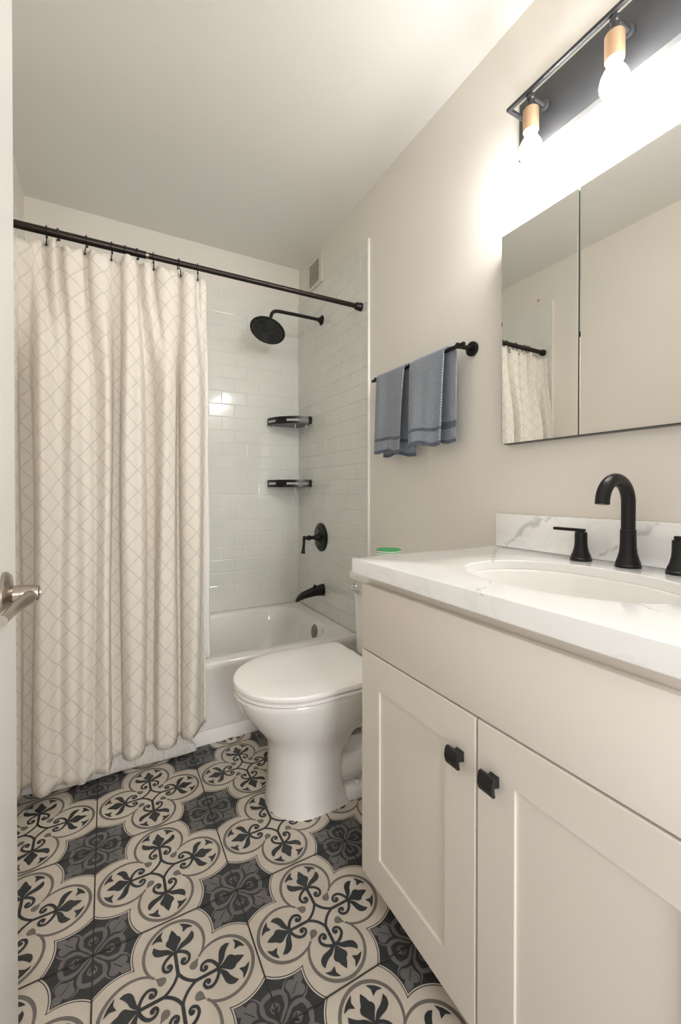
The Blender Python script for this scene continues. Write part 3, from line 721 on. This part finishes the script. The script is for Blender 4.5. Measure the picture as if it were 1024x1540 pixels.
sp = thing('tub_spout', 'black curved tub spout on the tiled wall above the overflow', 'tub spout', (1.16, 2.31, .51))
m = MB(); rings = []
for d, dz, hw, hh in ((0, 0, .026, .037), (.006, 0, .026, .037), (.02, .0, .024, .033), (.06, -.004, .0225, .0285), (.10, -.012, .0215, .025), (.135, -.020, .0205, .022), (.158, -.031, .019, .017), (.174, -.043, .016, .011), (.178, -.049, .012, .005)):
    rings.append([(wx - d, 2.31 + hw * math.copysign(abs(cos(a)) ** .8, cos(a)), .512 + dz + hh * math.copysign(abs(sin(a)) ** .8, sin(a))) for a in [2 * pi * i / 24 for i in range(24)]])
m.loft(rings, True, True, True); m.build('spout', 'black', parent=sp)
m = MB(); m.lathe((wx - .055, 2.31, .535), (-.25, 0, 1), [(0, .011), (.006, .011), (.008, .008), (.012, .008), (.013, .006)], 18); m.build('diverter', 'black', parent=sp)

def corner_shelf(z, label):
    t_ = thing('corner_shelf', label, 'shelf', (XR - .1, YB - .1, z), 'black shower corner shelves')
    wy = YB - TT - .0015; hh = .046
    ctrl = [(wx - .222, wy), (wx - .222, wy - .035), (wx - .19, wy - .115), (wx - .115, wy - .188), (wx - .035, wy - .217), (wx, wy - .217)]
    path = smooth_path(ctrl, 9); n_ = len(path)
    band = MB(); th_ = .004
    def inner(p):
        c = Vector((wx, wy)); v = Vector(p); d = (c - v); d.normalize(); q = v + d * th_; return (q.x, q.y)
    zs = [z, z + .015, z + .029, z + hh]
    inn = [inner(p) for p in path]
    slots = set(range(int(n_ * .16), int(n_ * .36))) | set(range(int(n_ * .50), int(n_ * .84)))
    for i in range(n_ - 1):
        for k in range(3):
            hole = k == 1 and i in slots
            if hole: continue
            P = lambda lst, ii, zz: band.bm.verts.new((lst[ii][0], lst[ii][1], zz))
            a = [P(path, i, zs[k]), P(path, i + 1, zs[k]), P(path, i + 1, zs[k + 1]), P(path, i, zs[k + 1])]
            b = [P(inn, i, zs[k]), P(inn, i + 1, zs[k]), P(inn, i + 1, zs[k + 1]), P(inn, i, zs[k + 1])]
            band.face(a); band.face(list(reversed(b)))
            for e in range(4):
                f = (e + 1) % 4; band.face((a[f], a[e], b[e], b[f]))
    bmesh.ops.remove_doubles(band.bm, verts=band.bm.verts[:], dist=1e-5)
    band.build('rail', 'blackpl', parent=t_, smooth=False)
    pl = MB(); poly = path + [(wx, wy)]
    pl.loft([[(x, y, z + .0005) for x, y in poly], [(x, y, z + .004) for x, y in poly]], True, True, True)
    pl.build('tray', 'blackpl', parent=t_, smooth=False)
    bk = MB(); bk.box(wx - .222, wx, wy - .004, wy, z + .0045, z + .014, .001); bk.box(wx - .004, wx, wy - .217, wy - .004, z + .0045, z + .014, .001)
    bk.build('back_rail', 'blackpl', parent=t_)
    for f_ in (.25, .62, .80):
        p = path[int(n_ * f_)]; h = MB(); c = Vector((wx, wy)); d = (c - Vector(p)).normalized() * .02
        h.tube(smooth_path([(p[0] + d.x, p[1] + d.y, z), (p[0] + d.x, p[1] + d.y, z - .02), (p[0] + d.x * .3, p[1] + d.y * .3, z - .028), (p[0] - d.x * .3, p[1] - d.y * .3, z - .018)], 4), .002, 8)
        h.build('hook', 'liner', parent=t_)
    return t_
corner_shelf(1.541, 'upper black slotted corner shelf below the shower head')
corner_shelf(1.138, 'lower black slotted corner shelf above the shower valve')

vt = thing('vent_grille', 'small beige louvred vent grille in the upper shower corner', 'vent', (XR - .01, 2.44, 2.48))
m = MB(); vy0, vy1, vz0, vz1 = 2.330, 2.556, 2.392, 2.592
m.box(XR - .008, XR - .0005, vy0, vy0 + .046, vz0, vz1, .002); m.box(XR - .008, XR - .0005, vy1 - .036, vy1, vz0, vz1, .002); m.box(XR - .008, XR - .0005, vy0 + .046, vy1 - .036, vz1 - .040, vz1, .002); m.box(XR - .008, XR - .0005, vy0 + .046, vy1 - .036, vz0, vz0 + .022, .002)
m.build('frame', 'vent', parent=vt)
m = MB(); m.box(XR - .0022, XR - .0006, vy0 + .044, vy1 - .034, vz0 + .02, vz1 - .038); m.build('duct_shade_panel', 'ventshade', parent=vt, smooth=False)  # solid dark panel behind the louvres, duct shade put into its colour
for k in range(9):
    z = vz0 + .026 + k * .0146
    m = MB(); m.box(XR - .0078, XR - .0045, vy0 + .045, vy1 - .035, z, z + .0062, .0006, 1); m.build('louvre', 'vent', parent=vt, smooth=False)

# ------------------------------------------------------------------ curtain rod, hooks, curtain, liner
RY, RZ = 1.872, 2.053
rod = thing('shower_curtain_rod', 'dark bronze tension curtain rod spanning the tub alcove', 'curtain rod', ((XL + XR) / 2, RY, RZ))
m = MB(); m.tube([(XL + .025, RY, RZ - .003), (.142, RY, RZ - .001)], .0142, 20); m.build('outer_tube', 'bronze', parent=rod)
m = MB(); m.tube([(.128, RY, RZ - .001), (XR - .035, RY, RZ + .003)], .0118, 20); m.build('inner_tube', 'bronze', parent=rod)
m = MB(); m.tube([(.140, RY, RZ - .001), (.152, RY, RZ - .001)], .0128, 20); m.build('joint_collar', 'brass', parent=rod)
for xx, s in ((XR - TT - .0017, -1), (XL + TT + .0017, 1)):
    m = MB(); m.lathe((xx, RY, RZ + (.003 if s < 0 else -.003)), (s, 0, 0), [(0, .021), (.012, .021), (.014, .0195), (.030, .0185), (.034, .0165)], 26); m.build('end_cap', 'bronze', parent=rod)

PROFILE = [(-0.348, 1.845, -0.346, 1.812), (-0.335, 1.832, -0.330, 1.800), (-0.3144, 1.835, -0.3084, 1.800), (-0.3027, 1.830, -0.2890, 1.790), (-0.2874, 1.825, -0.2718, 1.795), (-0.2727, 1.825, -0.2620, 1.815), (-0.2604, 1.830, -0.2605, 1.850), (-0.2442, 1.835, -0.2469, 1.855), (-0.2290, 1.835, -0.2315, 1.855), (-0.2140, 1.838, -0.2174, 1.810), (-0.1998, 1.850, -0.1966, 1.785), (-0.1874, 1.864, -0.1744, 1.792), (-0.1724, 1.832, -0.1566, 1.810), (-0.1579, 1.825, -0.1412, 1.815), (-0.1500, 1.850, -0.1246, 1.808), (-0.1412, 1.868, -0.1080, 1.800), (-0.1265, 1.835, -0.0915, 1.795), (-0.1016, 1.830, -0.0709, 1.790), (-0.0771, 1.840, -0.0505, 1.800), (-0.0610, 1.868, -0.0381, 1.812), (-0.0449, 1.830, -0.0209, 1.800), (-0.0211, 1.822, -0.0037, 1.785), (0.0006, 1.830, 0.0092, 1.788), (0.0162, 1.845, 0.0159, 1.815), (0.0277, 1.866, 0.0218, 1.852), (0.0506, 1.866, 0.0480, 1.855), (0.0588, 1.835, 0.0526, 1.815), (0.0721, 1.822, 0.0708, 1.790), (0.0881, 1.822, 0.0934, 1.790), (0.1051, 1.835, 0.1166, 1.795), (0.1161, 1.862, 0.1311, 1.820), (0.1249, 1.850, 0.1391, 1.847), (0.1350, 1.825, 0.1635, 1.850), (0.1517, 1.825, 0.1741, 1.820), (0.1655, 1.845, 0.1830, 1.800), (0.1747, 1.865, 0.2013, 1.790), (0.1841, 1.835, 0.2238, 1.795), (0.2096, 1.820, 0.2409, 1.812), (0.2380, 1.828, 0.2523, 1.840), (0.2588, 1.850, 0.2632, 1.845), (0.2711, 1.864, 0.2678, 1.815), (0.2798, 1.835, 0.2838, 1.795), (0.3007, 1.820, 0.3060, 1.790), (0.3208, 1.830, 0.3286, 1.800), (0.3402, 1.864, 0.3474, 1.830), (0.3539, 1.850, 0.3620, 1.850), (0.3740, 1.855, 0.3711, 1.868)]
HOOKS = [-0.186, -0.150, -0.061, 0.023, 0.069, 0.113, 0.170, 0.265, 0.342]
top = smooth_path([(a, b) for a, b, _, _ in PROFILE], 5); mid = smooth_path([(c, d) for _, _, c, d in PROFILE], 5)
cur = thing('shower_curtain', 'cream diamond-lattice shower curtain gathered on the left of the tub', 'curtain', (0.03, 1.83, 0.05))
b = MB(); uvl = b.bm.loops.layers.uv.new('UVMap'); nz_ = 70; nc = len(top)
arc = [0.0]
for i in range(1, nc): arc.append(arc[-1] + 1.12 * hypot(mid[i][0] - mid[i - 1][0], mid[i][1] - mid[i - 1][1]))
def ztop(x, y):
    # the cloth is held up at the hooks and sags between them
    d = min(abs(x - h) for h in HOOKS + [-0.335])
    return RZ - .047 - .026 * min(1, (d / .045)) ** 1.5 + .02 * max(0, (1.84 - y) / .02) * (.3 if d > .02 else .5)
def zbot(x, y): return .052 + .072 * max(0, min(1, (x + .2) / .54)) + .006 * sin(x * 21)
grid = []
for k in range(nz_ + 1):
    t_ = k / nz_; row = []
    w_ = min(1, t_ / .28); w_ = w_ * w_ * (3 - 2 * w_)
    for i in range(nc):
        x = top[i][0] * (1 - w_) + mid[i][0] * w_; y = top[i][1] * (1 - w_) + mid[i][1] * w_
        y = 1.838 + (y - 1.838) * (1 + .30 * w_) - .006 * w_
        y += .004 * sin(i * .45 + t_ * 5.0) * w_ + .003 * sin(i * .17 - t_ * 9.0) * w_
        x += .004 * sin(t_ * 6.0 + i * .11) * w_ - .006 * max(0, t_ - .5)
        y = min(y, 1.872 - .018 * w_ - .010 * t_) if t_ > .04 else y
        zt, zb = ztop(top[i][0], top[i][1]), zbot(x, y)
        row.append((x, y, zt + (zb - zt) * t_))
    grid.append(row)
V = [[b.bm.verts.new(p) for p in r] for r in grid]
for k in range(nz_):
    for i in range(nc - 1):
        f = b.face((V[k][i], V[k + 1][i], V[k + 1][i + 1], V[k][i + 1]))
        for lp, (kk, ii) in zip(f.loops, ((k, i), (k + 1, i), (k + 1, i + 1), (k, i + 1))): lp[uvl].uv = (arc[ii], grid[kk][ii][2])
co = b.build('cloth', 'curtain', parent=cur, angle=180)
md = co.modifiers.new('thickness', 'SOLIDIFY'); md.thickness = .0012; md.offset = 0

ln = thing('curtain_liner', 'plain white liner hanging inside the tub behind the lattice curtain', 'liner', (0.03, 1.95, 0.2))
b = MB(); rows = []
for k in range(41):
    z = 2.008 - (2.008 - .20) * k / 40; t_ = k / 40
    y0_ = 1.889 + (1.985 - 1.889) * min(1, (2.008 - z) / 1.63) if z > .37 else 1.988 + (.37 - z) * .20
    row = []
    for i in range(121):
        u = i / 120; x = -.325 + (.381 + .040 * t_ + .325) * u
        row.append((x + .002 * sin(z * 9), y0_ + (.004 + .008 * t_) * (1 + sin(u * 62 + .5 * sin(z * 3))) * .9, z - .012 * abs(sin(u * 14)) * (1 - t_)))
    rows.append(row)
Vs = [[b.bm.verts.new(p) for p in r] for r in rows]
for k in range(40):
    for i in range(120): b.face((Vs[k][i], Vs[k + 1][i], Vs[k + 1][i + 1], Vs[k][i + 1]))
lo = b.build('sheet', 'liner', parent=ln, angle=180)
md = lo.modifiers.new('thickness', 'SOLIDIFY'); md.thickness = .0008; md.offset = 0

def make_hook(x, label):
    h = thing('curtain_hook', label, 'curtain hook', (x, RY, RZ), 'hooks on the shower curtain rod')
    R = .0178
    m = MB(); pth = [(x, RY + R * sin(a), RZ - .002 + R * cos(a)) for a in [radians(-158 + 316 * i / 22) for i in range(23)]]
    fr = [(x + .002, RY - .012, RZ - .026), (x + .003, RY - .026, RZ - .042), (x + .002, RY - .030, RZ - .062)]
    m.tube(list(reversed(fr)) + pth, .0019, 9); w = m.build('wire', 'black', parent=h)
    for dy, dz in ((-.030, -.066), (.007, -.020)):
        m = MB(); m.sphere((x + (.002 if dy < 0 else 0), RY + dy, RZ + dz), .0042, 10); m.build('ball_tip', 'black', parent=h)
    return h
hl_ = ['black curtain hook nearest the open door', 'black curtain hook second from the open door', 'black curtain hook third from the open door', 'black curtain hook fourth from the open door', 'black curtain hook fifth from the door, middle of the row', 'black curtain hook just left of the rod joint', 'black curtain hook just right of the rod joint', 'black curtain hook second from the curtain edge by the shower', 'black curtain hook at the curtain edge by the shower']
h0 = make_hook(HOOKS[0], hl_[0])
for x, lab in zip(HOOKS[1:], hl_[1:]):
    c = copy_tree(h0); c.location.x = x; c['label'] = lab
    c.rotation_euler.z = random.uniform(-.35, .35)

# fluffy mat bunched at the foot of the tub, under the hem
b = MB(); rows = []; rg = random.Random(5)
for i in range(181):
    u = i / 180; x = -.235 + .565 * u
    hgt = .118 + .014 * sin(u * 17) + .010 * sin(u * 7.3 + 1) - .03 * u; dep = .026 + .006 * sin(u * 23) + .004 * sin(u * 41)
    cyy = 1.877 - .005 * sin(u * 9); row = []
    for k in range(30):
        a = 2 * pi * k / 30; s_, c_ = sin(a), cos(a)
        e_ = min(1, 6 * u + .3, 6 * (1 - u) + .3)
        row.append((x + .0025 * rg.uniform(-1, 1), cyy + dep * .5 * e_ * c_ + .0022 * rg.uniform(-1, 1), .003 + hgt * e_ * .5 * (1 + math.copysign(abs(s_) ** .6, s_)) + .0025 * rg.uniform(0, 1)))
    rows.append(row)
b.loft(rows, True, True, True)
tag(b.build('bath_mat', 'fluff', loc=(0.05, 1.88, 0), angle=180), 'fluffy white bath mat at the tub foot under the curtain hem', 'bath mat')

# plastic plug left in the far wall, seen in the mirror
m = MB(); m.lathe((XL, 1.92, 2.425), (1, 0, 0), [(0, .009), (.004, .009), (.005, .006), (.005, .003)], 14)
tag(m.build('wall_plug', 'anchor', loc=(XL, 1.92, 2.425)), 'small orange wall plug above the left tiling, seen in the mirror', 'wall plug')
